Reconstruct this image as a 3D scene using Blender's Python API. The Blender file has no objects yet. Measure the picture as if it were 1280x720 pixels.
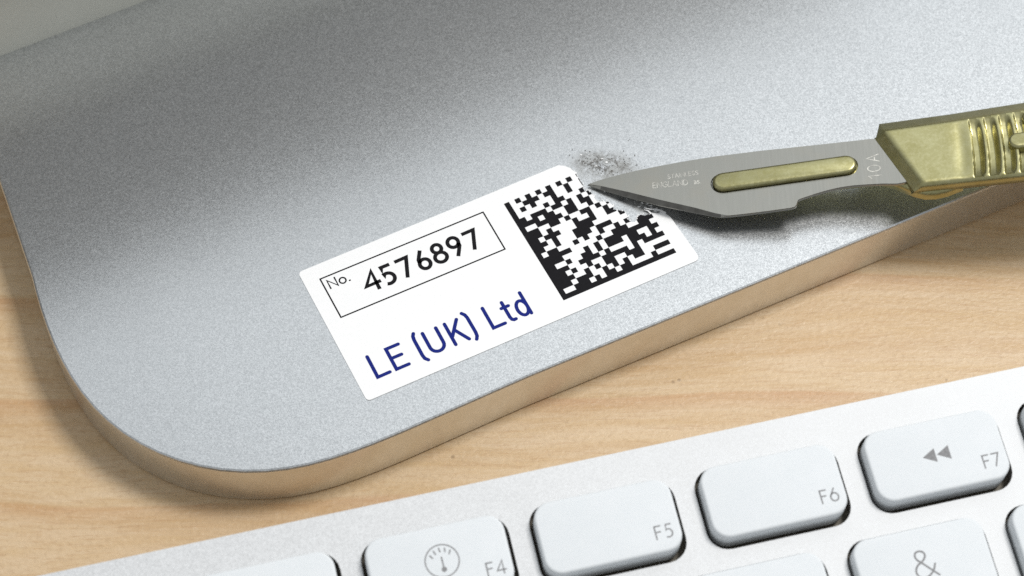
import bpy, bmesh, math, random
from mathutils import Vector, Matrix
from mathutils.geometry import tessellate_polygon
S = 0.001                                   # everything below is measured in millimetres
R = math.radians
random.seed(7)
scene = bpy.context.scene
col = scene.collection

# ------------------------------------------------------------------ camera
cd = bpy.data.cameras.new('camera')
cam = bpy.data.objects.new('camera', cd); col.objects.link(cam)
cam.location = (0, -163.06 * S, 267.56 * S)
cam.rotation_euler = (R(31.36), 0, 0)
cd.sensor_width = 36
cd.lens = 3000 / 1280 * 36
cd.clip_start = 0.005
cd.clip_end = 20
cd.dof.use_dof = True
cd.dof.focus_distance = 0.303
cd.dof.aperture_fstop = 34
scene.camera = cam

# ------------------------------------------------------------------ world and lamps
w = bpy.data.worlds.new('World'); scene.world = w; w.use_nodes = True
bg = w.node_tree.nodes['Background']
bg.inputs[0].default_value = (0.93, 0.97, 1.0, 1); bg.inputs[1].default_value = 0.50

def area(name, d, dist, sx, sy, power, color=(1, 1, 1), aim=(0, 0, 0.008)):
    l = bpy.data.lights.new(name, 'AREA'); l.shape = 'RECTANGLE'; l.size = sx; l.size_y = sy
    l.energy = power; l.color = color
    o = bpy.data.objects.new(name, l); col.objects.link(o)
    d = Vector(d).normalized()
    o.location = Vector(aim) + d * dist
    o.rotation_euler = d.to_track_quat('Z', 'Y').to_euler()
    return o
area('key_softbox', (0.43, 0.22, 1.0), 0.9, 0.24, 0.24, 5.8, (1.0, 0.975, 0.94))
area('overhead_softbox', (0.14, 0.58, 0.80), 0.9, 1.0, 0.55, 1.24, (0.92, 0.97, 1.0))

scene.view_settings.view_transform = 'Standard'
scene.view_settings.look = 'None'
scene.view_settings.exposure = 0.0
scene.view_settings.gamma = 1.0
scene.render.engine = 'CYCLES'
scene.cycles.use_denoising = False
scene.cycles.max_bounces = 8

# ------------------------------------------------------------------ materials
def lin(c): return tuple(((x / 255) / 12.92 if x / 255 <= 0.04045 else ((x / 255 + 0.055) / 1.055) ** 2.4) for x in c)

class NT:
    def __init__(s, name):
        s.m = bpy.data.materials.new(name); s.m.use_nodes = True
        s.t = s.m.node_tree; s.b = s.t.nodes['Principled BSDF']
        s.co = s.t.nodes.new('ShaderNodeTexCoord').outputs['Object']
    def n(s, typ, **kw):
        nd = s.t.nodes.new(typ)
        for k, v in kw.items():
            if k.startswith('i_'):
                nd.inputs[k[2:].replace('_', ' ')].default_value = v
            else: setattr(nd, k, v)
        return nd
    def l(s, a, b): s.t.links.new(a, b)
    def set(s, **kw):
        for k, v in kw.items():
            k = k.replace('_', ' ')
            s.b.inputs[k].default_value = (*v, 1) if isinstance(v, tuple) and len(v) == 3 else v
    def noise(s, scale, detail=2, rough=0.5, vec=None, dist=0.0):
        nd = s.n('ShaderNodeTexNoise'); nd.inputs['Scale'].default_value = scale
        nd.inputs['Detail'].default_value = detail; nd.inputs['Roughness'].default_value = rough
        nd.inputs['Distortion'].default_value = dist
        s.l(vec if vec is not None else s.co, nd.inputs['Vector']); return nd.outputs['Fac']
    def ramp(s, fac, stops, interp='LINEAR'):
        nd = s.n('ShaderNodeValToRGB'); cr = nd.color_ramp; cr.interpolation = interp
        while len(cr.elements) < len(stops): cr.elements.new(0.5)
        for e, (p, c) in zip(cr.elements, stops):
            e.position = p; e.color = (*c, 1) if isinstance(c, tuple) else (c, c, c, 1)
        s.l(fac, nd.inputs['Fac']); return nd.outputs['Color']
    def mix(s, fac, a, b, mode='MIX'):
        nd = s.n('ShaderNodeMix'); nd.data_type = 'RGBA'; nd.blend_type = mode
        for src, i in ((fac, 0), (a, 6), (b, 7)):
            if hasattr(src, 'is_linked') or hasattr(src, 'links'): s.l(src, nd.inputs[i])
            else: nd.inputs[i].default_value = (*src, 1) if isinstance(src, tuple) else src
        return nd.outputs[2]
    def math(s, op, a, b=0.0):
        nd = s.n('ShaderNodeMath'); nd.operation = op
        for src, i in ((a, 0), (b, 1)):
            if isinstance(src, (int, float)): nd.inputs[i].default_value = src
            else: s.l(src, nd.inputs[i])
        return nd.outputs[0]
    def bump(s, h, strength, dist, normal=None):
        nd = s.n('ShaderNodeBump'); nd.inputs['Strength'].default_value = strength
        nd.inputs['Distance'].default_value = dist
        s.l(h, nd.inputs['Height'])
        if normal is not None: s.l(normal, nd.inputs['Normal'])
        return nd.outputs['Normal']

def blasted(name, base, rough, metallic, gscale, bumpd, spread=0.16, smudge=False):
    """bead-blasted anodised aluminium: every grain has its own tone and tilt"""
    t = NT(name)
    g1 = t.noise(gscale, 1.5, 0.6)
    g2 = t.noise(gscale * 0.45, 1.0, 0.5)
    g = t.math('ADD', t.math('MULTIPLY', g1, 0.7), t.math('MULTIPLY', g2, 0.3))
    lo = tuple(c * (1 - spread) for c in base); hi = tuple(min(1, c * (1 + spread)) for c in base)
    c = t.ramp(g, [(0.36, lo), (0.5, base), (0.64, hi)])
    soft = t.noise(60, 3, 0.6)
    c = t.mix(1.0, c, t.ramp(soft, [(0.3, 0.96), (0.7, 1.0)]), 'MULTIPLY')
    rgh = t.ramp(g, [(0.3, rough * 0.8), (0.7, min(1, rough * 1.15))])
    met = metallic
    if smudge:
        # adhesive residue and scraped dirt left where the corner of the label was cut off
        def blob(cx, cy, rx, ry, rot):
            mp = t.n('ShaderNodeMapping'); mp.vector_type = 'TEXTURE'
            mp.inputs['Location'].default_value = (cx * S, cy * S, 7.8 * S)
            mp.inputs['Rotation'].default_value = (0, 0, R(rot))
            mp.inputs['Scale'].default_value = (rx * S, ry * S, 5 * S)
            t.l(t.co, mp.inputs['Vector'])
            ln = t.n('ShaderNodeVectorMath'); ln.operation = 'LENGTH'; t.l(mp.outputs[0], ln.inputs[0])
            return t.ramp(ln.outputs['Value'], [(0.45, 1.0), (1.0, 0.0)])
        m = t.mix(1.0, blob(12.2, 13.6, 5.4, 3.4, -10), blob(15.8, 9.3, 7.2, 2.6, -32), 'LIGHTEN')
        m2 = blob(12.0, 14.2, 4.6, 2.3, -8)
        fib = t.noise(900, 6, 0.75, dist=1.2)
        fib2 = t.noise(2300, 3, 0.6)
        dirt = t.math('MULTIPLY', t.ramp(fib, [(0.46, 0.0), (0.56, 1.0)]), m2)
        dirt = t.math('MULTIPLY', dirt, t.ramp(fib2, [(0.34, 0.1), (0.52, 1.0)]))
        film = t.math('MULTIPLY', t.ramp(t.noise(420, 4, 0.6), [(0.38, 0.0), (0.52, 1.0)]), m)
        c = t.mix(t.math('MULTIPLY', film, 0.62), c, lin((150, 150, 146)))
        c = t.mix(t.math('MULTIPLY', dirt, 0.8), c, lin((62, 56, 48)))
        mm = t.math('SUBTRACT', metallic, t.math('MULTIPLY', film, 0.45 * metallic))
        mm = t.math('SUBTRACT', mm, t.math('MULTIPLY', dirt, 0.5 * metallic))
        t.l(t.math('MAXIMUM', mm, 0.0), t.b.inputs['Metallic'])
    else:
        t.b.inputs['Metallic'].default_value = met
    t.l(c, t.b.inputs['Base Color']); t.l(rgh, t.b.inputs['Roughness'])
    t.l(t.bump(g1, 0.55, bumpd), t.b.inputs['Normal'])
    return t.m

M = {}
M['plate'] = blasted('anodised_plate', (0.55, 0.565, 0.575), 0.27, 0.84, 7600, 0.000011, 0.21, smudge=True)
t = NT('milled_edge'); t.set(Roughness=0.30, Metallic=0.9)  # plate's own metal, base colour lifted to paint in light the side reflects
t.l(t.ramp(t.noise(500, 4, 0.6), [(0.3, (0.70, 0.69, 0.66)), (0.7, (0.76, 0.76, 0.75))]), t.b.inputs['Base Color'])
t.l(t.bump(t.noise(3000, 2), 0.10, 0.00001), t.b.inputs['Normal'])
M['edge'] = t.m
M['kb'] = blasted('anodised_keyboard', (0.63, 0.64, 0.65), 0.6, 0.25, 6400, 0.00002, 0.17)

t = NT('panel_grey'); t.set(Base_Color=(0.62, 0.62, 0.56), Roughness=0.55, Metallic=0.15)
c = t.ramp(t.noise(45, 3, 0.6), [(0.3, (0.55, 0.55, 0.49)), (0.7, (0.59, 0.59, 0.53))]); t.l(c, t.b.inputs['Base Color'])
t.l(t.bump(t.noise(2500, 2), 0.1, 0.00003), t.b.inputs['Normal'])
M['panel'] = t.m

t = NT('dark_plastic'); t.set(Base_Color=(0.19, 0.192, 0.187), Roughness=0.6)  # colour of the unseen block added for the plate to mirror
t.l(t.bump(t.noise(1500, 2), 0.2, 0.00004), t.b.inputs['Normal'])
M['dark'] = t.m
t = NT('label_paper'); t.set(Base_Color=(0.90, 0.90, 0.90), Roughness=0.5)
t.l(t.ramp(t.noise(2600, 3, 0.7), [(0.3, (0.875, 0.88, 0.885)), (0.7, (0.92, 0.92, 0.92))]), t.b.inputs['Base Color'])
t.l(t.bump(t.noise(1500, 3), 0.12, 0.00003), t.b.inputs['Normal'])
M['paper'] = t.m
def ink(name, c, rough=0.7):
    t = NT(name); t.set(Base_Color=c, Roughness=rough); t.b.inputs['Specular IOR Level'].default_value = 0.12
    t.l(t.ramp(t.noise(5000, 2), [(0.3, tuple(x * 0.85 for x in c)), (0.7, tuple(min(1, x * 1.15) for x in c))]), t.b.inputs['Base Color'])
    return t.m
M['ink'] = ink('black_ink', (0.0095, 0.009, 0.011))
M['blue'] = ink('blue_ink', (0.010, 0.020, 0.19))
M['legend'] = ink('legend_grey', (0.26, 0.26, 0.265))

t = NT('key_plastic'); t.set(Base_Color=(0.74, 0.765, 0.79), Roughness=0.6); t.b.inputs['Specular IOR Level'].default_value = 0.25
t.b.inputs['Subsurface Weight'].default_value = 0.35; t.b.inputs['Subsurface Radius'].default_value = (0.001, 0.001, 0.001)
t.l(t.ramp(t.noise(300, 4, 0.6), [(0.3, (0.715, 0.745, 0.765)), (0.7, (0.74, 0.765, 0.785))]), t.b.inputs['Base Color'])
t.l(t.bump(t.noise(3500, 2), 0.10, 0.00003), t.b.inputs['Normal'])
M['key'] = t.m
t = NT('tray_dark'); t.set(Base_Color=(0.10, 0.088, 0.065), Roughness=0.5, Metallic=0.2)
t.l(t.bump(t.noise(900, 2), 0.1, 0.00005), t.b.inputs['Normal'])
M['tray'] = t.m
t = NT('cut_edge'); t.set(Base_Color=(0.46, 0.45, 0.43), Roughness=0.28, Metallic=0.85)
t.l(t.bump(t.noise(1200, 2), 0.1, 0.00003), t.b.inputs['Normal'])
M['cut'] = t.m

# stainless steel with fine grinding marks across the blade
t = NT('blade_steel')
mp = t.n('ShaderNodeMapping'); mp.inputs['Scale'].default_value = (3600, 170, 400); mp.inputs['Rotation'].default_value = (0, 0, R(12)); t.l(t.co, mp.inputs['Vector'])
gr = t.noise(1.0, 3, 0.65, vec=mp.outputs[0])
stn = t.noise(190, 4, 0.6)
c = t.ramp(gr, [(0.2, (0.31, 0.305, 0.275)), (0.8, (0.36, 0.355, 0.325))])
c = t.mix(t.ramp(stn, [(0.5, 0.0), (0.75, 0.5)]), c, (0.36, 0.335, 0.28))
t.l(c, t.b.inputs['Base Color']); t.set(Metallic=0.92)
t.l(t.ramp(gr, [(0.2, 0.24), (0.8, 0.34)]), t.b.inputs['Roughness'])
t.l(t.bump(gr, 0.05, 0.00001), t.b.inputs['Normal'])
M['steel'] = t.m
t = NT('ground_edge_steel'); t.set(Metallic=0.95, Roughness=0.3)  # darker than the blade: the bevel's dark reflection is painted into this colour
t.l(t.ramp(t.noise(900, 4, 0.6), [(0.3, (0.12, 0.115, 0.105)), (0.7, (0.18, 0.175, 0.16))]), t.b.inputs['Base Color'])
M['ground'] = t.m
t = NT('etched_steel'); t.set(Base_Color=(0.66, 0.65, 0.60), Roughness=0.6, Metallic=0.5)
t.l(t.ramp(t.noise(1600, 3, 0.7), [(0.38, (0.40, 0.39, 0.36)), (0.58, (0.70, 0.69, 0.64))]), t.b.inputs['Base Color'])
M['etch'] = t.m
# dull yellow-green plated brass
t = NT('brass_plate')
n1 = t.noise(420, 5, 0.65); n2 = t.noise(2600, 3, 0.6)
c = t.ramp(n1, [(0.3, (0.335, 0.31, 0.14)), (0.5, (0.385, 0.36, 0.18)), (0.72, (0.43, 0.41, 0.22))])
c = t.mix(t.ramp(n2, [(0.45, 0.0), (0.75, 0.22)]), c, (0.56, 0.55, 0.40))
t.l(c, t.b.inputs['Base Color']); t.set(Metallic=0.95)
t.l(t.ramp(n2, [(0.3, 0.30), (0.7, 0.38)]), t.b.inputs['Roughness'])
t.l(t.bump(t.math('ADD', t.math('MULTIPLY', n1, 0.8), t.math('MULTIPLY', n2, 0.3)), 0.22, 0.00005), t.b.inputs['Normal'])
M['brass'] = t.m

# beech laminate: long soft figure, thin orange growth lines, pearly emboss
t = NT('beech_laminate')
warp = t.n('ShaderNodeTexNoise'); warp.inputs['Scale'].default_value = 22; warp.inputs['Detail'].default_value = 2
mpw = t.n('ShaderNodeMapping'); mpw.inputs['Scale'].default_value = (0.45, 1, 1); t.l(t.co, mpw.inputs['Vector']); t.l(mpw.outputs[0], warp.inputs['Vector'])
sub = t.n('ShaderNodeVectorMath'); sub.operation = 'SUBTRACT'; t.l(warp.outputs['Color'], sub.inputs[0]); sub.inputs[1].default_value = (0.5, 0.5, 0.5)
scl = t.n('ShaderNodeVectorMath'); scl.operation = 'SCALE'; t.l(sub.outputs[0], scl.inputs[0]); scl.inputs['Scale'].default_value = 0.020
add = t.n('ShaderNodeVectorMath'); add.operation = 'ADD'; t.l(t.co, add.inputs[0]); t.l(scl.outputs[0], add.inputs[1])
mp = t.n('ShaderNodeMapping'); mp.inputs['Rotation'].default_value = (0, 0, R(-4)); mp.inputs['Scale'].default_value = (0.07, 1, 1); t.l(add.outputs[0], mp.inputs['Vector'])
fig = t.noise(150, 4, 0.55, vec=mp.outputs[0])
fig2 = t.noise(700, 3, 0.6, vec=mp.outputs[0])
c = t.ramp(fig, [(0.30, (0.53, 0.34, 0.165)), (0.5, (0.615, 0.435, 0.24)), (0.70, (0.68, 0.515, 0.325))])
c = t.mix(t.ramp(fig2, [(0.35, 0.0), (0.65, 0.6)]), c, (0.70, 0.545, 0.37))
fig3 = t.noise(2600, 3, 0.65, vec=mp.outputs[0])
c = t.mix(t.ramp(fig3, [(0.52, 0.0), (0.68, 0.45)]), c, (0.50, 0.31, 0.155))
wv = t.n('ShaderNodeTexWave'); wv.bands_direction = 'Y'; wv.wave_profile = 'SAW'
wv.inputs['Scale'].default_value = 22; wv.inputs['Distortion'].default_value = 3.0; wv.inputs['Detail'].default_value = 3
wv.inputs['Detail Scale'].default_value = 0.6; wv.inputs['Detail Roughness'].default_value = 0.6
t.l(mp.outputs[0], wv.inputs['Vector'])
line = t.ramp(wv.outputs['Fac'], [(0.0, 0.0), (0.80, 0.12), (0.97, 0.75), (1.0, 0.0)])
brk = t.ramp(t.noise(35, 3, 0.6), [(0.35, 0.15), (0.62, 1.0)])
c = t.mix(t.math('MULTIPLY', t.math('MULTIPLY', line, brk), 0.62), c, (0.50, 0.235, 0.09))
mot = t.noise(1400, 3, 0.65)
c = t.mix(t.ramp(mot, [(0.3, 0.34), (0.48, 0.0)]), c, (0.44, 0.29, 0.16))
c = t.mix(t.ramp(mot, [(0.55, 0.0), (0.75, 0.35)]), c, (0.76, 0.60, 0.42))
sp = t.n('ShaderNodeTexVoronoi'); sp.inputs['Scale'].default_value = 420; t.l(t.co, sp.inputs['Vector'])
dots = t.math('MULTIPLY', t.ramp(sp.outputs['Distance'], [(0.05, 1.0), (0.14, 0.0)]), t.ramp(t.noise(260, 1), [(0.60, 0.0), (0.68, 0.5)]))
c = t.mix(dots, c, (0.17, 0.095, 0.04))
t.l(c, t.b.inputs['Base Color'])
mpe = t.n('ShaderNodeMapping'); mpe.inputs['Scale'].default_value = (0.55, 1, 1); t.l(t.co, mpe.inputs['Vector'])
emb = t.noise(2300, 2, 0.5, vec=mpe.outputs[0], dist=0.6)
t.l(t.bump(emb, 0.40, 0.00014), t.b.inputs['Normal'])
t.set(Roughness=0.42)
M['wood'] = t.m

t = NT('crumb_dark'); t.set(Roughness=0.9)
t.l(t.ramp(t.noise(900, 2), [(0.3, (0.03, 0.026, 0.022)), (0.7, (0.14, 0.125, 0.105))]), t.b.inputs['Base Color'])
M['crumb'] = t.m

# ------------------------------------------------------------------ mesh helpers
def finish(bm, name, mat, parent=None, smooth=None, mats=None):
    bmesh.ops.recalc_face_normals(bm, faces=bm.faces[:])
    me = bpy.data.meshes.new(name)
    for v in bm.verts: v.co *= S
    bm.to_mesh(me); bm.free()
    for m_ in (mats or [mat]): me.materials.append(m_)
    if smooth is not None:
        for p in me.polygons: p.use_smooth = abs(p.normal.z) < 0.9995
        try: me.set_sharp_from_angle(angle=R(smooth))
        except Exception: pass
    o = bpy.data.objects.new(name, me); col.objects.link(o)
    if parent: o.parent = parent
    return o
def thing(name, label, cat, matrix=None):
    o = bpy.data.objects.new(name, None); col.objects.link(o); o.empty_display_size = 0.01
    o['label'] = label; o['category'] = cat
    if matrix is not None: o.matrix_world = matrix
    return o
def rrect(x0, y0, x1, y1, r, n=7):
    P = []
    for cx, cy, a in ((x1 - r, y0 + r, -90), (x1 - r, y1 - r, 0), (x0 + r, y1 - r, 90), (x0 + r, y0 + r, 180)):
        for k in range(n):
            q = R(a + 90 * k / (n - 1)); P.append((cx + r * math.cos(q), cy + r * math.sin(q)))
    return P
def offset(P, d):
    """move a counter-clockwise outline inwards; d a number or one per vertex"""
    n = len(P); out = []
    for i in range(n):
        a, b, c = Vector(P[i - 1]), Vector(P[i]), Vector(P[(i + 1) % n])
        e1 = (b - a).normalized(); e2 = (c - b).normalized()
        n1 = Vector((-e1.y, e1.x)); n2 = Vector((-e2.y, e2.x))
        m = (n1 + n2)
        m = m.normalized() if m.length > 1e-6 else n1
        k = 1 / max(0.45, m.dot(n1))
        dd = d[i] if isinstance(d, (list, tuple)) else d
        out.append(tuple(b + m * dd * k))
    return out
def area2(P): return sum(P[i - 1][0] * P[i][1] - P[i][0] * P[i - 1][1] for i in range(len(P)))
def ccw(P): return P if area2(P) > 0 else P[::-1]
def add_layers(bm, layers, cap_bottom=True, mi_top=0, mi_side=0):
    """layers: list of (outline, z) from bottom to top, all with the same count"""
    rings = [[bm.verts.new((x, y, z)) for x, y in P] for P, z in layers]
    n = len(rings[0])
    for a, b in zip(rings, rings[1:]):
        for i in range(n):
            f = bm.faces.new((a[i], a[(i + 1) % n], b[(i + 1) % n], b[i])); f.material_index = mi_side
    for ring in ([rings[-1], rings[0]] if cap_bottom else [rings[-1]]):
        for tri in tessellate_polygon([[v.co for v in ring]]):
            try: bm.faces.new([ring[k] for k in tri])
            except ValueError: pass
def slab(P, z0, z1, bev=0.0, seg=3, bm=None):
    P = ccw(P); bm = bm or bmesh.new()
    L = [(P, z0)]
    if bev > 0:
        for k in range(seg + 1):
            q = math.pi / 2 * k / seg
            L.append((offset(P, bev * (1 - math.cos(q))), z1 - bev + bev * math.sin(q)))
    else: L.append((P, z1))
    add_layers(bm, L); return bm

_zc = [0]
def stroke(bm, pts, wd, z, round_=True, closed=False):
    """a flat inked stroke along a polyline"""
    _zc[0] = (_zc[0] + 1) % 6
    z = z + 0.0012 * _zc[0]
    P = [Vector(p) for p in pts]
    n = len(P); h = wd / 2; Lr = []
    for i in range(n):
        if closed: a, c = P[i - 1], P[(i + 1) % n]
        else: a, c = P[max(0, i - 1)], P[min(n - 1, i + 1)]
        e1 = (P[i] - a); e2 = (c - P[i])
        e1 = e1.normalized() if e1.length > 1e-9 else e2.normalized()
        e2 = e2.normalized() if e2.length > 1e-9 else e1
        n1 = Vector((-e1.y, e1.x)); n2 = Vector((-e2.y, e2.x)); m = n1 + n2
        m = m.normalized() if m.length > 1e-6 else n1
        k = min(1.9, 1 / max(0.3, m.dot(n1)))
        Lr.append((P[i] + m * h * k, P[i] - m * h * k))
    vs = [(bm.verts.new((a.x, a.y, z)), bm.verts.new((b.x, b.y, z))) for a, b in Lr]
    for i in range(n - 1 + (1 if closed else 0)):
        a, b = vs[i], vs[(i + 1) % n]
        bm.faces.new((a[0], a[1], b[1], b[0]))
    if round_ and not closed:
        for end, s in ((0, -1), (n - 1, 1)):
            d = (P[end] - P[end - s]).normalized(); a0 = math.atan2(d.y, d.x)
            arc = [bm.verts.new((P[end].x + h * math.cos(a0 - math.pi / 2 + math.pi * k / 8),
                                 P[end].y + h * math.sin(a0 - math.pi / 2 + math.pi * k / 8), z)) for k in range(9)]
            bm.faces.new(arc)
def up(bm):
    for f in bm.faces:
        f.normal_update()
        if f.normal.z < 0: f.normal_flip()
def flat(bm, name, mat, parent):
    up(bm); me = bpy.data.meshes.new(name)
    for v in bm.verts: v.co *= S
    bm.to_mesh(me); bm.free(); me.materials.append(mat)
    o = bpy.data.objects.new(name, me); col.objects.link(o); o.parent = parent
    return o
def arc(cx, cy, rx, ry, a0, a1, n=18):
    return [(cx + rx * math.cos(R(a0 + (a1 - a0) * k / n)), cy + ry * math.sin(R(a0 + (a1 - a0) * k / n))) for k in range(n + 1)]
# stroke letters, cap height 1
G = {
 '4': (0.72, [[(0.52, 0.0), (0.52, 1.0), (0.0, 0.27), (0.72, 0.27)]]),
 '5': (0.60, [[(0.55, 1.0), (0.16, 1.0), (0.10, 0.56)] + arc(0.24, 0.32, 0.34, 0.32, 110, -118, 20)]),
 '7': (0.60, [[(0.0, 1.0), (0.58, 1.0), (0.14, 0.0)]]),
 '6': (0.64, [[(0.40, 1.0), (0.13, 0.60)] + arc(0.32, 0.32, 0.32, 0.32, 155, 515, 30)]),
 '8': (0.60, [arc(0.30, 0.27, 0.30, 0.27, 90, 450, 26), arc(0.30, 0.77, 0.235, 0.23, -90, 270, 26)]),
 '9': (0.64, [[(0.24, 0.0), (0.51, 0.40)] + arc(0.32, 0.68, 0.32, 0.32, -25, 335, 30)]),
 'N': (0.74, [[(0, 0), (0, 1), (0.74, 0), (0.74, 1)]]),
 'o': (0.60, [arc(0.30, 0.33, 0.30, 0.33, 0, 360, 22)]),
 '.': (0.12, [[(0.0, 0.03), (0.06, 0.03)]]),
 'F': (0.50, [[(0, 0), (0, 1), (0.5, 1)], [(0, 0.54), (0.42, 0.54)]]),
 '3': (0.55, [arc(0.22, 0.76, 0.25, 0.24, 140, -85, 14) , arc(0.22, 0.27, 0.30, 0.27, 90, -140, 16)]),
 '2': (0.55, [arc(0.26, 0.72, 0.26, 0.28, 160, -30, 12) + [(0.0, 0.0), (0.54, 0.0)]]),
 '1': (0.30, [[(0.0, 0.78), (0.24, 1.0), (0.24, 0.0)]]),
 '0': (0.60, [arc(0.30, 0.5, 0.30, 0.5, 0, 360, 26)]),
 'S': (0.52, [arc(0.27, 0.745, 0.24, 0.255, 40, 255, 12) + arc(0.25, 0.25, 0.25, 0.25, 80, -150, 12)]),
 'T': (0.60, [[(0, 1), (0.6, 1)], [(0.3, 1), (0.3, 0)]]),
 'A': (0.70, [[(0, 0), (0.35, 1), (0.70, 0)], [(0.14, 0.36), (0.56, 0.36)]]),
 'I': (0.06, [[(0.03, 0), (0.03, 1)]]),
 'L': (0.48, [[(0, 1), (0, 0), (0.48, 0)]]),
 'E': (0.50, [[(0.5, 1), (0, 1), (0, 0), (0.5, 0)], [(0, 0.52), (0.42, 0.52)]]),
 'G': (0.74, [arc(0.40, 0.5, 0.40, 0.5, 48, 340, 22) + [(0.78, 0.46), (0.45, 0.46)]]),
 'D': (0.66, [[(0.25, 0), (0, 0), (0, 1), (0.25, 1)] + arc(0.25, 0.5, 0.41, 0.5, 88, -90, 16)]),
 'B': (0.55, [[(0.28, 0.52), (0, 0.52), (0, 1)] + arc(0.26, 0.76, 0.22, 0.24, 90, -90, 10), [(0, 0.52), (0, 0)] + arc(0.28, 0.26, 0.26, 0.26, -90, 90, 10)]),
 ' ': (0.35, []),
}
def word(bm, text, x, y, hgt, wd, z, gap=0.24, ang=0.0, xs=1.0, round_=True, fixed=None):
    ca, sa = math.cos(ang), math.sin(ang); px = 0.0
    for i, ch in enumerate(text):
        gw, strokes = G[ch]
        if fixed: px = fixed[i] - gw * hgt * xs / 2
        for s in strokes:
            q = [(px + a * hgt * xs, b * hgt) for a, b in s]
            q = [(x + a * ca - b * sa, y + a * sa + b * ca) for a, b in q]
            closed = (Vector(q[0]) - Vector(q[-1])).length < 1e-4
            stroke(bm, q[:-1] if closed else q, wd, z, round_, closed)
        px += (gw + gap) * hgt * xs

# ------------------------------------------------------------------ desk
HT = 7.8                                     # thickness of the foot plate
bm = bmesh.new()
bmesh.ops.create_grid(bm, x_segments=8, y_segments=8, size=700)
desk = finish(bm, 'desk_surface', M['wood']); desk['kind'] = 'structure'

# ------------------------------------------------------------------ stand: foot plate + upright
stand = thing('computer_stand', 'thick silver anodised foot plate with a rounded corner and a grey upright behind it', 'stand')
corner = [(-61.162, -2.81), (-60.35, -5.398), (-59.445, -7.95), (-58.444, -10.464), (-57.339, -12.931), (-56.115, -15.336), (-54.751, -17.658), (-53.227, -19.87), (-51.526, -21.943), (-49.642, -23.849), (-47.578, -25.562), (-45.346, -27.062), (-42.967, -28.33), (-40.468, -29.35), (-37.879, -30.111), (-35.231, -30.602), (-32.555, -30.817), (-29.879, -30.755), (-27.225, -30.426), (-24.608, -29.852), (-22.036, -29.067), (-19.51, -28.118), (-17.023, -27.049), (-14.568, -25.905), (-12.137, -24.718), (-9.722, -23.511), (-7.318, -22.297), (-4.92, -21.083), (-2.526, -19.873), (-0.13, -18.669), (2.267, -17.471)]
foot = [(-66.67, 11.227)] + corner + [(26.297, -6.234), (62.753, 10.927)]
uf = Vector((62.753 - 26.297, 10.927 + 6.234)).normalized(); vf = Vector((-uf.y, uf.x))
ul = Vector((-66.67 + 61.162, 11.227 + 2.81)).normalized()
p_front = Vector(foot[-1]); end = p_front + uf * 60
far = []
for k in range(13):
    q = R(-90 + 90 * k / 12); cc = end + vf * 30
    far.append(tuple(cc + uf * (30 * math.cos(q)) + vf * (30 * math.sin(q))))
back_l = Vector((-66.67, 11.227)) + ul * 26
fold = Vector((-66.67, 11.227)) + ul * 9.0       # where the upright meets the plate (its front face)
br = Vector(far[-1]) + vf * 40
outline = [tuple(back_l)] + foot + far + [tuple(br), tuple(back_l + uf * 120)]
P = ccw(outline)
bm = bmesh.new()
add_layers(bm, [(offset(P, 0.3), 0.0), (P, 0.35), (P, HT - 0.32), (offset(P, 0.10), HT - 0.10), (offset(P, 0.30), HT)])
for f in bm.faces:
    if max(v.co.z for v in f.verts) < HT - 0.3 and min(v.co.z for v in f.verts) < 1: f.material_index = 1
plate = finish(bm, 'foot_plate', M['plate'], stand, smooth=14, mats=[M['plate'], M['edge']])

# upright panel, its front face runs along the measured rear line of the plate
a0 = Vector((-68.9, 31.8)); a1 = Vector((-50.1, 41.2))
d = (a1 - a0).normalized(); nb = Vector((-d.y, d.x))
s0 = a0 - d * 60; s1 = a1 + d * 118
pp = ccw([tuple(s0), tuple(s1), tuple(s1 + nb * 7), tuple(s0 + nb * 7)])
bm = slab(pp, HT + 0.01, HT + 17, 0.6, 3)
upright = finish(bm, 'upright', M['panel'], stand, smooth=30)
# added unseen dark block above it, shaped to mirror as the plate's dark band
qq = ccw([tuple(s0 - d * 1 - nb * 1.5), tuple(s1 + d * 1 - nb * 1.5), tuple(s1 + d * 1 + nb * 14), tuple(s0 - d * 1 + nb * 14)])
bm = slab(qq, HT + 17.01, HT + 62, 2.0, 4)
finish(bm, 'dark_housing', M['dark'], stand, smooth=30)

# ------------------------------------------------------------------ the label
LZ = HT + 0.10
az = R(26.2614)
ML = Matrix.Translation(Vector((-17.8387, -21.1429, 0)) * S) @ Matrix.Rotation(az, 4, 'Z')
label = thing('asset_label', 'white printed sticker on the metal plate, its top right corner scraped off', 'label', ML)
torn = [(36.989, 20.935), (37.668, 20.461), (38.23, 19.79), (38.48, 18.792), (38.42, 17.14), (38.204, 15.952), (38.759, 15.522), (38.897, 14.815), (38.814, 13.885), (39.028, 13.53), (40.243, 12.903), (40.515, 12.147), (40.303, 11.672), (40.536, 11.268), (41.389, 10.847), (41.437, 10.204), (41.211, 9.395), (41.411, 8.845), (41.919, 8.704), (42.446, 9.239), (43.058, 9.404), (43.4, 8.946), (44.217, 8.832), (44.456, 8.975), (46.0, 8.05), (46.317, 7.287)]
rj = random.Random(3); jag = []
for i in range(len(torn) - 1):
    a, b = Vector(torn[i]), Vector(torn[i + 1]); L = (b - a).length; n = max(1, int(L / 0.28)) if 1 < i < 23 else 1
    for k in range(n):
        q = a.lerp(b, k / n)
        if k: q += Vector((rj.uniform(-.09, .09), rj.uniform(-.09, .09)))
        jag.append(tuple(q))
jag.append(torn[-1])
base = [(0.0 + 0.55, 0.0), (46.69 - 0.7, 0.0)] + [(46.69 - .7 + .7 * math.sin(R(a)), .7 - .7 * math.cos(R(a))) for a in (22, 45, 68, 90)]
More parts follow.
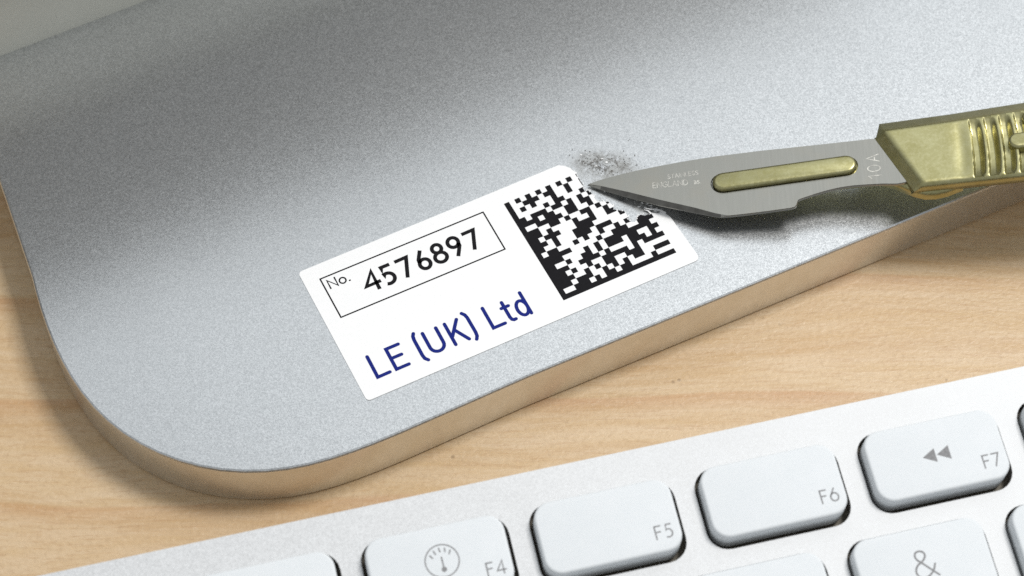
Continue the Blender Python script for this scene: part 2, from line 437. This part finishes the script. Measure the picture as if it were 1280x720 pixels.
lab = [(0.55 - .55 * math.sin(R(a)), .55 - .55 * math.cos(R(a))) for a in (90, 68, 45, 22)] + base + jag[::-1] \
    + [(-.168 + .55 - .55 * math.sin(R(a)), 20.885 - .55 + .55 * math.cos(R(a))) for a in (0, 22, 45, 68, 90)]
bm = bmesh.new()
LP = ccw(lab)
add_layers(bm, [(LP, HT + 0.005), (LP, LZ)])
paper = finish(bm, 'paper', M['paper'], label)
# a lifted sliver of paper and loose fibres along the cut
bm = bmesh.new()
def sliver(pts, wd, z0, lift):
    n = len(pts); vs = []
    for i, (x, y) in enumerate(pts):
        tq = i / (n - 1); z = z0 + lift * math.sin(tq * math.pi * 0.6)
        ww = wd * (1 - tq) ** 0.7 / 2 + 0.015
        a = Vector(pts[min(n - 1, i + 1)]) - Vector(pts[max(0, i - 1)]); nn = Vector((-a.y, a.x)).normalized()
        vs.append([bm.verts.new((x + nn.x * ww * s, y + nn.y * ww * s, z + dz)) for s, dz in ((1, 0), (-1, 0), (-1, .05), (1, .05))])
    for a, b in zip(vs, vs[1:]):
        for k in range(4): bm.faces.new((a[k], a[(k + 1) % 4], b[(k + 1) % 4], b[k]))
    bm.faces.new(vs[0]); bm.faces.new(vs[-1])
sliver([(46.0, 8.1), (45.5, 8.75), (45.0, 9.05), (44.4, 9.35), (43.9, 9.75)], 0.34, LZ, 0.35)
sliver([(44.3, 8.9), (44.1, 9.4), (43.7, 9.7)], 0.22, LZ - .03, 0.22)
for i in range(55):
    k = rj.randrange(4, len(jag) - 3); x, y = jag[k]
    a = rj.uniform(0.2, 1.4); l = rj.uniform(.10, .38)
    sliver([(x - .05, y - .05), (x + l * .5 * math.cos(a), y + l * .5 * math.sin(a)), (x + l * math.cos(a + .5), y + l * math.sin(a + .5))], .10, HT + .02, rj.uniform(0, .1))
finish(bm, 'torn_fibres', M['paper'], label)

# printing
PZ = LZ + 0.004
bm = bmesh.new()
bx = [(1.95, 18.72), (24.95, 18.70), (25.0, 12.38), (2.02, 12.39)]
stroke(bm, bx, 0.20, PZ, False, True)
flat(bm, 'printed_frame', M['ink'], label)
bm = bmesh.new()
word(bm, 'No.', 2.62, 16.85, 1.30, 0.21, PZ, gap=0.26, xs=1.08)
flat(bm, 'printed_caption', M['ink'], label)
bm = bmesh.new()
NW_ = 0.51
for q in ([(8.14, 14.02), (8.21, 16.95), (6.75, 15.07), (8.80, 15.12)],
          [(10.75, 16.86), (9.52, 16.86), (9.46, 15.52)] + arc(9.78, 14.98, 0.83, 0.80, 112, -122, 18),
          [(11.45, 16.84), (13.12, 16.88), (12.03, 14.0)],
          [(15.12, 17.02), (14.36, 15.75)] + arc(14.90, 14.90, 0.69, 0.73, 148, 508, 30),
          arc(17.14, 14.90, 0.78, 0.74, 90, 450, 28)[:-1], arc(17.16, 16.29, 0.61, 0.63, -90, 270, 26)[:-1],
          [(19.18, 14.05), (20.02, 15.45)] + arc(19.44, 16.22, 0.70, 0.74, -28, 332, 30),
          [(20.92, 16.82), (22.58, 16.84), (21.50, 14.0)]):
    cl = len(q) in (28, 26)
    stroke(bm, q, NW_, PZ, False, cl)
flat(bm, 'printed_number', M['ink'], label)
bm = bmesh.new(); BW = 0.47
for s in ([(2.6, 5.74), (2.59, 2.50), (4.25, 2.52)], [(6.83, 5.69), (5.14, 5.69), (5.15, 2.50), (6.85, 2.50)], [(5.2, 4.18), (6.60, 4.18)],
          [(9.17, 6.22), (8.95, 5.85), (8.87, 5.3), (8.87, 2.9), (8.95, 2.35), (9.27, 1.97)],
          [(10.2, 5.73), (10.2, 3.50)] + arc(11.12, 3.45, 0.92, 0.93, 180, 360, 12) + [(12.04, 5.73)],
          [(13.25, 5.73), (13.27, 2.44)], [(14.90, 5.70), (13.36, 3.62)], [(14.02, 4.42), (15.13, 2.43)],
          [(15.85, 6.2), (16.13, 5.82), (16.24, 5.3), (16.27, 2.95), (16.2, 2.4), (15.95, 1.98)],
          [(18.54, 5.72), (18.55, 2.50), (20.18, 2.50)],
          [(21.07, 5.40), (21.09, 3.0), (21.19, 2.62), (21.42, 2.45), (21.68, 2.47)], [(20.66, 4.62), (21.64, 4.62)],
          [(23.76, 5.70), (23.80, 2.37)]):
    stroke(bm, s, BW, PZ)
stroke(bm, arc(23.10, 3.55, 0.68, 1.10, 0, 360, 26)[:-1], BW, PZ, closed=True)
flat(bm, 'printed_name', M['blue'], label)

rows = ['1010101010101010101010', '1001110110010010000000', '1010100010010010000000', '1000001011000100000000',
 '1101110110101010000000', '1111011001101100000000', '1001111101100101000000', '1110011010011010100000',
 '1110100001001001010000', '1101110001111001101000', '1110100011110000011000', '1100100011101110001000',
 '1011000101001001010101', '1111110000010011100111', '1111000010101111111110', '1100100110101110110011',
 '1111001111010000111010', '1110100100111110101111', '1111001010110011100000', '1110111001010101100111',
 '1001110101101100001000', '1' * 22]
rows[12] = '1011000101001001010111'
q00, q0n, qnn, qn0 = Vector((27.90, 18.66)), Vector((28.25, 2.21)), Vector((44.43, 2.22)), Vector((44.26, 18.76))
def dmp(i, j):
    u, v = i / 22, j / 22
    return (q00 * (1 - u) + qn0 * u) * (1 - v) + (q0n * (1 - u) + qnn * u) * v
def clip(subj, conv):
    out = subj
    for i in range(len(conv)):
        a, b = conv[i], conv[(i + 1) % len(conv)]; e = b - a
        inside = lambda p: e.x * (p.y - a.y) - e.y * (p.x - a.x) >= -1e-9
        res = []
        for k in range(len(out)):
            p, q = out[k - 1], out[k]; ip, iq = inside(p), inside(q)
            if ip != iq:
                dd = q - p; den = e.x * dd.y - e.y * dd.x
                tt = (e.x * (a.y - p.y) - e.y * (a.x - p.x)) / den; res.append(p + dd * tt)
            if iq: res.append(q)
        out = res
        if not out: break
    return out
LV = [Vector(p) for p in LP]
def inside_label(p):
    c = False
    for k in range(len(LV)):
        a, b = LV[k - 1], LV[k]
        if (a.y > p.y) != (b.y > p.y) and p.x < (b.x - a.x) * (p.y - a.y) / (b.y - a.y) + a.x: c = not c
    return c
def clip_ragged(Q):
    # sample the module on a small grid and keep the outline of what still lies on paper
    n = 6; cells = []
    for a in range(n):
        for b in range(n):
            c = lambda u, v: (Q[0] * (1 - u) + Q[1] * u) * (1 - v) + (Q[3] * (1 - u) + Q[2] * u) * v
            if inside_label(c((a + .5) / n, (b + .5) / n)):
                cells.append([c(a / n, b / n), c((a + 1) / n, b / n), c((a + 1) / n, (b + 1) / n), c(a / n, (b + 1) / n)])
    for q in cells: bm.faces.new([bm.verts.new((p.x, p.y, PZ)) for p in q])
    return []
bm = bmesh.new()
for j, row in enumerate(rows):
    i = 0
    while i < 22:
        if row[i] == '1':
            k = i
            while k < 22 and row[k] == '1': k += 1
            i0 = i
            # whole runs, cut into single modules near the torn edge
            segs = [(i, k)] if k < 13 or j > 15 else [(m_, m_ + 1) for m_ in range(i, k)]
            for (a, b) in segs:
                Q = [dmp(a, j + 1), dmp(b, j + 1), dmp(b, j), dmp(a, j)]
                if all(inside_label(p) for p in Q): poly = Q
                else:
                    poly = clip_ragged(Q)
                if len(poly) >= 3:
                    vs = []
                    for p in poly:
                        if not vs or (Vector(vs[-1].co[:2]) - p).length > 1e-4: vs.append(bm.verts.new((p.x, p.y, PZ)))
                    if len(vs) >= 3:
                        f = bm.faces.new(vs)
                        if len(vs) > 4: bmesh.ops.triangulate(bm, faces=[f], ngon_method='EAR_CLIP')
            i = k
        else: i += 1
flat(bm, 'printed_matrix_code', M['ink'], label)

# ------------------------------------------------------------------ scraped crumbs
bm = bmesh.new(); rc = random.Random(11)
def crumb(x, y, s):
    vs = []
    ax = rc.uniform(.5, 2.2); rot = rc.uniform(0, 3.14)
    for k in range(5):
        a = k * 1.2566 + rc.uniform(-.3, .3); r_ = s * rc.uniform(.5, 1)
        px, py = r_ * ax * math.cos(a), r_ * math.sin(a)
        vs.append((x + px * math.cos(rot) - py * math.sin(rot), y + px * math.sin(rot) + py * math.cos(rot)))
    b = [bm.verts.new((px, py, HT + .005)) for px, py in vs]
    tp = bm.verts.new((x, y, HT + s * rc.uniform(.5, 1.1)))
    for k in range(5): bm.faces.new((b[k], b[(k + 1) % 5], tp))
for i in range(420):
    x = rc.gauss(11.9, 2.6); y = rc.gauss(14.3, 1.15) - (x - 11.2) * .05
    if (x < 9.0 and y < 15.6 - (x - 7.5) * 1.1) or y < 11.6: continue
    crumb(x, y, rc.choice((.02, .025, .03, .04, .06, .09)))
for i in range(90):
    k = rc.randrange(3, len(jag) - 2); p = ML @ Vector((jag[k][0] * S, jag[k][1] * S, 0)) / S
    crumb(p.x + rc.uniform(-.05, .8), p.y + rc.uniform(-.05, .8), rc.choice((.025, .03, .05)))
for (x, y, s) in ((15.3, 18.0, .10), (15.5, 18.2, .07), (16.1, 15.6, .10), (10.2, 16.2, .12), (9.6, 16.4, .10)): crumb(x, y, s)
for i in range(150):                          # grit that the blade has pushed along its edge
    q = rc.random(); x = 10.8 + 9.8 * q + rc.gauss(0, .35); y = 11.4 - 5.0 * q + rc.gauss(0, .35)
    crumb(x, y, rc.choice((.025, .03, .04, .06)))
crumbs = finish(bm, 'adhesive_crumbs', M['crumb'])
crumbs['kind'] = 'stuff'; crumbs['label'] = 'dark crumbs of scraped adhesive beside the blade tip and the cut label corner'; crumbs['category'] = 'residue'

bm = bmesh.new(); rf = random.Random(5)
for i in range(52):                           # pale flakes of label paper
    q = rf.random()
    if i < 40: x, y = 10.6 + 9.4 * q + rf.gauss(0, .3), 11.2 - 4.9 * q + rf.gauss(0, .35)
    else: x, y = rf.gauss(11.4, 1.9), rf.gauss(14.6, .8)
    if (x < 9.0 and y < 15.6 - (x - 7.5) * 1.1): continue
    n = rf.choice((4, 5)); s_ = rf.choice((.05, .08, .12, .17)); rot = rf.uniform(0, 6.28); tl = rf.uniform(0, .7)
    lo_, hi_ = [], []
    for k in range(n):
        a = rot + k * 6.283 / n + rf.uniform(-.3, .3); r_ = s_ * rf.uniform(.5, 1.1)
        z = HT + .03 + tl * r_ * (1 + math.cos(a)) * .5
        lo_.append(bm.verts.new((x + r_ * 1.5 * math.cos(a), y + r_ * math.sin(a), z))); hi_.append(bm.verts.new((x + r_ * 1.5 * math.cos(a), y + r_ * math.sin(a), z + .03)))
    bm.faces.new(hi_); bm.faces.new(lo_[::-1])
    for k in range(n): bm.faces.new((lo_[k], lo_[(k + 1) % n], hi_[(k + 1) % n], hi_[k]))
flk = finish(bm, 'paper_flakes', M['paper'])
flk['kind'] = 'stuff'; flk['label'] = 'pale flakes of scraped label paper scattered under the blade edge'; flk['category'] = 'flakes'

# ------------------------------------------------------------------ scalpel
a_ = Vector((0.99126215, 0.01903321, 0.13052619)); b_ = Vector((-0.01919744, 0.99981571, 0.0)); n_ = Vector((-0.13050214, -0.00250577, 0.99144486))
MS = Matrix(((a_.x, b_.x, n_.x, 9.8127 * S), (a_.y, b_.y, n_.y, 10.9846 * S), (a_.z, b_.z, n_.z, (HT + 0.22) * S), (0, 0, 0, 1)))
scalpel = thing('scalpel', 'scalpel with a steel blade on a brass-coloured ribbed handle, its tip lifting the label corner', 'scalpel', MS)
bl = [(0.0, -0.30), (1.05, 0.04), (2.281, 0.38), (4.3, 0.80), (6.364, 1.157), (8.7, 1.49), (11.031, 1.771), (13.9, 2.07), (16.831, 2.298), (22.608, 2.536), (27.776, 2.63), (33.0, 2.74), (37.1, 2.85), (37.55, 2.72),
      (41.30, -3.66), (41.36, -3.9), (41.15, -4.15), (40.502, -4.38), (39.565, -4.50), (37.5, -4.29), (35.5, -4.21), (34.0, -4.19), (32.479, -4.28), (30.8, -4.55), (29.302, -4.90), (27.2, -5.50), (26.9, -5.65), (26.62, -6.40), (26.35, -6.64), (25.9, -6.75), (22.936, -6.93), (19.9, -7.06), (17.93, -7.10), (16.9, -7.04), (16.1, -6.84), (13.469, -5.95), (9.262, -4.46), (5.036, -2.67), (1.639, -1.12)]
bl = bl[::-1]                                # counter-clockwise
NB = len(bl)
ins = []; zo = []
for (x, y) in bl:
    cut = (x < 16.95 and y < -0.5)
    if cut: ins.append(0.25 + 0.45 * min(1, x / 6) * min(1, max(0.0, (17.4 - x) / 5))); zo.append(0.12)
    elif x < 0.5: ins.append(0.10); zo.append(0.1)
    else: ins.append(0.07); zo.append(0.28)
inner = offset(bl, ins)
sl0, sl1, hw = Vector((17.42, -2.04)), Vector((33.42, -1.06)), 1.50
def capsule(p, q, r, n=10):
    d = (q - p).normalized(); a = math.degrees(math.atan2(d.y, d.x))
    return arc(q.x, q.y, r, r, a - 90, a + 90, n) + arc(p.x, p.y, r, r, a + 90, a + 270, n)
slot = capsule(sl0, sl1, hw)
bm = bmesh.new()
vo = [bm.verts.new((x, y, z)) for (x, y), z in zip(bl, zo)]
vb = [bm.verts.new((x, y, 0.0)) for (x, y) in bl]
vi = [bm.verts.new((x, y, 0.4)) for (x, y) in inner]
st = [bm.verts.new((x, y, 0.4)) for (x, y) in slot]; sb = [bm.verts.new((x, y, 0.0)) for (x, y) in slot]
for i in range(NB):
    j = (i + 1) % NB
    bm.faces.new((vb[i], vb[j], vo[j], vo[i])); f = bm.faces.new((vo[i], vo[j], vi[j], vi[i]))
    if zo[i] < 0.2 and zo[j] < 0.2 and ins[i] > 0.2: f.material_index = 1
ns = len(slot)
for i in range(ns):
    j = (i + 1) % ns; bm.faces.new((sb[j], sb[i], st[i], st[j]))
def ring_fill(outer, hole):
    es = []
    for loop in (outer, hole):
        for i in range(len(loop)):
            a, b = loop[i], loop[(i + 1) % len(loop)]
            e = bm.edges.get((a, b)) or bm.edges.new((a, b)); es.append(e)
    bmesh.ops.triangle_fill(bm, use_beauty=True, use_dissolve=False, edges=es)
ring_fill(vi, st); ring_fill(vb, sb)
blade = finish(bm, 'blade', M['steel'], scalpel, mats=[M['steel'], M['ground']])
bm = bmesh.new()
word(bm, 'ENGLAND', 8.50, -1.83, 0.78, 0.085, 0.404, gap=0.22, ang=R(0.5), xs=0.98)
word(bm, 'BS.', 13.85, -1.75, 0.48, 0.085, 0.404, gap=0.30, ang=R(0.5))
word(bm, 'STAINLESS', 10.50, -0.60, 0.60, 0.07, 0.404, gap=0.24, ang=R(4.0))
flat(bm, 'engraving', M['etch'], blade)
bm = bmesh.new()
word(bm, '10A', 37.68, -3.30, 1.60, 0.12, 0.404, gap=0.36, ang=R(91), xs=0.98)
flat(bm, 'engraving', M['etch'], blade)

# handle: a lofted bar with a sloping top flank, slanting front and thumb ribs
def yb(x): return -5.98 + max(0, x - 42.2) * 0.020
def yt(x): return 2.84 + max(0, x - 38.6) * 0.079
def yo(x): return 4.95 + max(0, x - 38.2) * 0.080
def xf(y): return 38.59 + (2.84 - y) * 0.481
RIB0, PITCH, NR = 49.05, 1.92, 9
def relief(x, y):
    yn = (y - (yb(x) + yt(x)) / 2) / ((yt(x) - yb(x)) / 2)
    xc = RIB0 + 0.30 * (1 - (y / 5) ** 2)
    s = (x - xc) / PITCH
    env = max(0.0, 1 - abs(yn * 1.04) ** 3.2)
    z = 0.0
    if 0 <= s < NR:
        f = s - math.floor(s)
        if f < 0.16: dep = 0.5 - 0.5 * math.cos(math.pi * f / 0.16)
        elif f < 0.46: dep = 1.0
        elif f < 0.88: dep = 0.5 + 0.5 * math.cos(math.pi * (f - 0.46) / 0.42)
        else: dep = 0.0
        z = -0.85 * dep * env
    elif -1.3 < s < 0: z = -0.12 * (0.5 + 0.5 * math.cos(math.pi * (s + 0.65) / 0.65)) * env
    # shallow dished thumb flat between the front and the ribs
    return z
def prof(x):
    Y0, Y1, Y2 = yb(x), yt(x), yo(x)
    pr = [(Y0 + 1.3, -1.25), (Y0 + .85, -1.1), (Y0 + .55, -0.75), (Y0 + .05, 0.6), (Y0 + 0.05, 1.2), (Y0 + 0.2, 1.55), (Y0 + 0.42, 1.72)]
    for k in range(33): pr.append((Y0 + 0.66 + (Y1 - 0.22 - Y0 - 0.66) * k / 32, 1.80))
    pr += [(Y1 + 0.05, 1.70), (Y1 + 0.35, 1.45), (Y2 - 0.45, 0.62), (Y2 - 0.12, 0.30), (Y2, -0.05), (Y2 - .1, -0.8), (Y2 - 0.3, -1.1), (Y2 - .6, -1.25)]
    return pr
bm = bmesh.new()
st_x = [44.5 + 0 * k for k in range(1)]
rings = []
def ring_front(off, zmax, extra=0.0):
    r_ = []
    for (y, z) in prof(41.0):
        zz = min(z, zmax); q = max(0.0, min(1.0, (y - 2.6) / 2.3)); r_.append(bm.verts.new((xf(y) - off * (1 - q) + 0.7 * q, y, zz)))
    return r_
rings.append(ring_front(1.25, 0.42)); rings.append(ring_front(0.36, 1.38)); rings.append(ring_front(0.14, 1.66)); rings.append(ring_front(-0.12, 1.80))
NS = 12
for k in range(1, NS + 1):                   # blend the slanting front into square sections
    r_ = []
    for (y, z) in prof(41.0 + (47.4 - 41.0) * k / NS):
        q = max(0.0, min(1.0, (y - 2.6) / 2.3)); x = (xf(y) + 0.12 + .65 * q) * (1 - k / NS) + 47.4 * k / NS
        r_.append(bm.verts.new((x, y, z + (relief(x, y) if z > 1.79 else 0))))
    rings.append(r_)
x = 47.4
while x < 68.0:
    x += 0.09
    rings.append([bm.verts.new((x, y, z + (relief(x, y) if z > 1.79 else (relief(x, y) * .5 if z > 1.75 else 0)))) for (y, z) in prof(x)])
for x in (69, 72, 80, 95, 112, 113.5):
    rings.append([bm.verts.new((x, y * (1 if x < 113 else .9), z * (1 if x < 113 else .8))) for (y, z) in prof(min(x, 75))])
n = len(rings[0])
for a, b in zip(rings, rings[1:]):
    for i in range(n):
        j = (i + 1) % n; bm.faces.new((a[i], a[j], b[j], b[i]))
bm.faces.new(rings[0]); bm.faces.new(rings[-1])
handle = finish(bm, 'handle', M['brass'], scalpel, smooth=38)
# blade mount: tongue under the blade, and the rail standing up through its slot
tg = [(16.3, -3.40), (29.0, -3.35), (37.4, -3.2), (39.2, -3.95), (40.3, -4.65), (41.64, -5.45), (42.9, -5.95), (44.3, -6.05), (45.8, -5.8), (47.8, -5.1), (48.0, 4.5), (39.4, 4.6), (38.6, 4.4), (37.1, 3.35), (35.6, 1.0), (33.4, 0.50), (16.3, -0.75)]
bm = slab(tg, -1.60, -0.03, 0.95, 6)
finish(bm, 'mount', M['brass'], scalpel, smooth=40)
bm = slab(capsule(sl0 + Vector((.12, 0)), sl1 + Vector((-.08, 0)), 1.36), -0.2, 1.05, 0.42, 4)
finish(bm, 'rail', M['brass'], scalpel, smooth=40)
for p, q, r_ in (((55.12, -0.55), (61.5, -0.25), 1.18), ((57.15, 2.80), (60.2, 2.95), 1.10)):
    bm = slab(capsule(Vector(p), Vector(q), r_, 12), 1.0, 2.22, 0.40, 4)
    finish(bm, 'raised_mark', M['brass'], scalpel, smooth=40)

# ------------------------------------------------------------------ keyboard
E1 = Vector((0.97289709, 0.23123853, 0.0)); E2 = Vector((-0.2291643, 0.96417011, 0.13364026)); E3 = Vector((0.03090278, -0.13001822, 0.99102991))
OK = Vector((-8.10270804, -128.97187967, 7.7113263))
MK = Matrix(((E1.x, E2.x, E3.x, OK.x * S), (E1.y, E2.y, E3.y, OK.y * S), (E1.z, E2.z, E3.z, OK.z * S), (0, 0, 0, 1)))
kb = thing('computer_keyboard', 'thin silver aluminium keyboard with white keys, only its function row in full view', 'keyboard', MK)
FU, FP, FW, FB, FT = 68.92, 19.66, 17.24, 73.99, 83.95
NU, NP, NW, NTOP, NHT = 64.04, 19.05, 16.59, 71.75, 16.35
holes = []; caps = []
for i in range(14):                          # function row, esc .. eject
    x0 = FU + (i - 7) * FP
    holes.append((x0, FB, x0 + FW, FT, 2.5)); caps.append(('F', i, x0 + 0.48, FB + 0.84, x0 + FW - 0.55, FT - 0.34))
def rowk(x, top, wd, kind, i):
    holes.append((x, top - NHT, x + wd, top, 2.6)); caps.append((kind, i, x + 0.40, top - NHT + 0.8, x + wd - 0.55, top - 0.42))
for i in range(13): rowk(NU + (i - 7) * NP, NTOP, NW, 'N', i)
rowk(NU + 6 * NP, NTOP, NW + 9.2, 'D', 13)
rowk(NU - 7 * NP, NTOP - 19.05, NW + 9.5, 'Q', 0)
for i in range(1, 14): rowk(NU + (i - 7) * NP + 9.5, NTOP - 19.05, NW if i < 13 else NW - 0.3, 'Q', i)
rowk(NU - 7 * NP, NTOP - 38.1, NW + 14.2, 'A', 0)
for i in range(1, 12): rowk(NU + (i - 7) * NP + 14.2, NTOP - 38.1, NW, 'A', i)
rowk(NU + 5 * NP + 14.2, NTOP - 38.1, NW + 14.0, 'A', 12)
cu = bpy.data.curves.new('kbcurve', 'CURVE'); cu.dimensions = '2D'; cu.fill_mode = 'BOTH'; cu.extrude = 1.25 * S
def spl(P):
    s = cu.splines.new('POLY'); s.points.add(len(P) - 1); s.use_cyclic_u = True
    for k, (x, y) in enumerate(P): s.points[k].co = (x * S, y * S, 0, 1)
spl(rrect(-75.5, -22.0, 209.5, 88.2, 7, 10))
for (x0, y0, x1, y1, r_) in holes: spl(rrect(x0, y0, x1, y1, r_))
co = bpy.data.objects.new('tmp_kb', cu); col.objects.link(co)
dg = bpy.context.evaluated_depsgraph_get(); dg.update()
me = bpy.data.meshes.new_from_object(co.evaluated_get(dg)); bpy.data.objects.remove(co)
me.name = 'top_case'
me.materials.clear(); me.materials.append(M['kb']); me.materials.append(M['cut'])
for p in me.polygons:
    p.use_smooth = False
    if abs(p.normal.z) < 0.5:
        c = p.center; inside = (-74 * S < c.x < 208 * S and -20 * S < c.y < 87 * S)
        p.material_index = 1 if inside else 0
top = bpy.data.objects.new('top_case', me); col.objects.link(top); top.parent = kb; top.location = (0, 0, -1.25 * S)
bm = slab(rrect(-75.2, -21.7, 209.2, 87.9, 7, 8), -4.0, -2.52)
finish(bm, 'bottom_tray', M['tray'], kb)
# round battery tube under the rear edge, resting on the desk
bm = bmesh.new(); rr = []
for u in (-74, 208):
    rr.append([bm.verts.new((u, 79.3 + 7.0 * math.cos(R(a)), -11.0 + 6.9 * math.sin(R(a)))) for a in range(0, 360, 12)])
for i in range(30): bm.faces.new((rr[0][i], rr[0][(i + 1) % 30], rr[1][(i + 1) % 30], rr[1][i]))
bm.faces.new(rr[0]); bm.faces.new(rr[1])
finish(bm, 'rear_tube', M['kb'], kb, smooth=40)

CZ = 1.9
cache = {}
def cap_mesh(wd, hg):
    k = (round(wd, 2), round(hg, 2))
    if k not in cache:
        bm = bmesh.new(); P = ccw(rrect(-wd / 2, -hg / 2, wd / 2, hg / 2, 2.05, 8)); L = [(offset(P, 0.02), -1.7), (P, -0.9), (offset(P, 0.03), CZ - 0.5)]
        for q in range(0, 7):
            a = math.pi / 2 * q / 6; L.append((offset(P, 0.03 + 0.36 * (1 - math.cos(a))), CZ - 0.36 + 0.36 * math.sin(a)))
        add_layers(bm, L)
        o = finish(bm, 'key', M['key'], None, smooth=50); cache[k] = o.data; col.objects.unlink(o); bpy.data.objects.remove(o)
    return cache[k]
LEG = {}
for kind, i, x0, y0, x1, y1 in caps:
    m_ = cap_mesh(x1 - x0, y1 - y0)
    o = bpy.data.objects.new('key', m_); col.objects.link(o); o.parent = kb
    o.location = ((x0 + x1) / 2 * S, (y0 + y1) / 2 * S, 0)
    LEG[(kind, i)] = (o, (x0 + x1) / 2, (y0 + y1) / 2, x0, y0)
LZK = CZ + 0.006
def legend(kind, i, fn, name='legend'):
    o, cx, cy, x0, y0 = LEG[(kind, i)]
    bm = bmesh.new(); fn(bm, lambda x, y: (x - cx, y - cy), x0, y0, cx, cy)
    flat(bm, name, M['legend'], o)
LW = 0.175
def ftext(s):
    def fn(bm, f, x0, y0, cx, cy):
        px, py = f(x0 + 13.15, 76.42)
        word(bm, s, px, py, 1.52, LW, LZK, gap=0.30, xs=0.92)
    return fn
for i in range(2, 10): legend('F', i, ftext('F%d' % i))
def gauge(bm, f, x0, y0, cx, cy):
    c = f(18.85, 79.32)
    stroke(bm, arc(c[0], c[1], 1.93, 1.93, 0, 360, 40)[:-1], 0.15, LZK, closed=True)
    for a, b in (((17.62, 80.18), (17.86, 79.85)), ((18.12, 80.62), (18.27, 80.24)), ((18.77, 80.85), (18.83, 80.42)), ((19.43, 80.72), (19.38, 80.32)), ((20.00, 80.36), (19.80, 79.98)), ((18.85, 79.76), (18.87, 78.6))):
        stroke(bm, [f(*a), f(*b)], 0.17, LZK)
    c2 = f(18.88, 78.30)
    bm.faces.new([bm.verts.new((x, y, LZK + .009)) for x, y in arc(c2[0], c2[1], 0.31, 0.31, 0, 360, 16)[:-1]])
legend('F', 4, gauge, 'gauge_symbol')
def rew(bm, f, x0, y0, cx, cy):
    for tri in (((75.79, 79.22), (77.36, 80.08), (77.36, 78.36)), ((77.50, 79.24), (79.07, 80.10), (79.07, 78.38))):
        bm.faces.new([bm.verts.new((*f(*p), LZK)) for p in tri])
legend('F', 7, rew, 'rewind_symbol')
def expose(bm, f, x0, y0, cx, cy):
    for (a, b, c, d) in ((-1.9, -.3, -.2, 1.1), (.2, .1, 1.6, 1.1), (-1.2, -1.4, .3, -.7), (.7, -1.3, 1.9, -.3)):
        stroke(bm, [(a - .6, b + .3), (c - .6, b + .3), (c - .6, d + .3), (a - .6, d + .3)], .14, LZK, False, True)
legend('F', 3, expose, 'window_symbol')
def seven(bm, f, x0, y0, cx, cy):
    for s in ([(71.86, 67.18), (71.55, 67.45), (71.37, 67.80), (71.37, 68.16), (71.50, 68.38), (71.76, 68.50), (72.05, 68.50), (72.35, 68.38), (72.52, 68.14), (72.50, 67.78), (72.22, 67.42), (71.86, 67.18), (71.42, 66.96), (71.12, 66.64), (70.98, 66.25), (71.02, 65.85), (71.25, 65.50), (71.62, 65.35), (72.05, 65.36), (72.46, 65.54), (72.85, 65.85), (73.12, 66.2), (73.38, 66.72)],
              [(71.86, 67.18), (72.35, 66.62), (72.90, 66.0), (73.50, 65.35)]):
        stroke(bm, [f(*p) for p in s], 0.22, LZK)
    px, py = f(71.2, 59.9); word(bm, '7', px, py, 2.9, 0.22, LZK)
legend('N', 7, seven)
for d_, i in (('5', 5), ('6', 6), ('8', 8), ('9', 9)):
    def num(bm, f, x0, y0, cx, cy, d_=d_):
        px, py = f(x0 + 7.2, y0 + 3.7); word(bm, d_, px, py, 2.9, 0.22, LZK)
    legend('N', i, num)
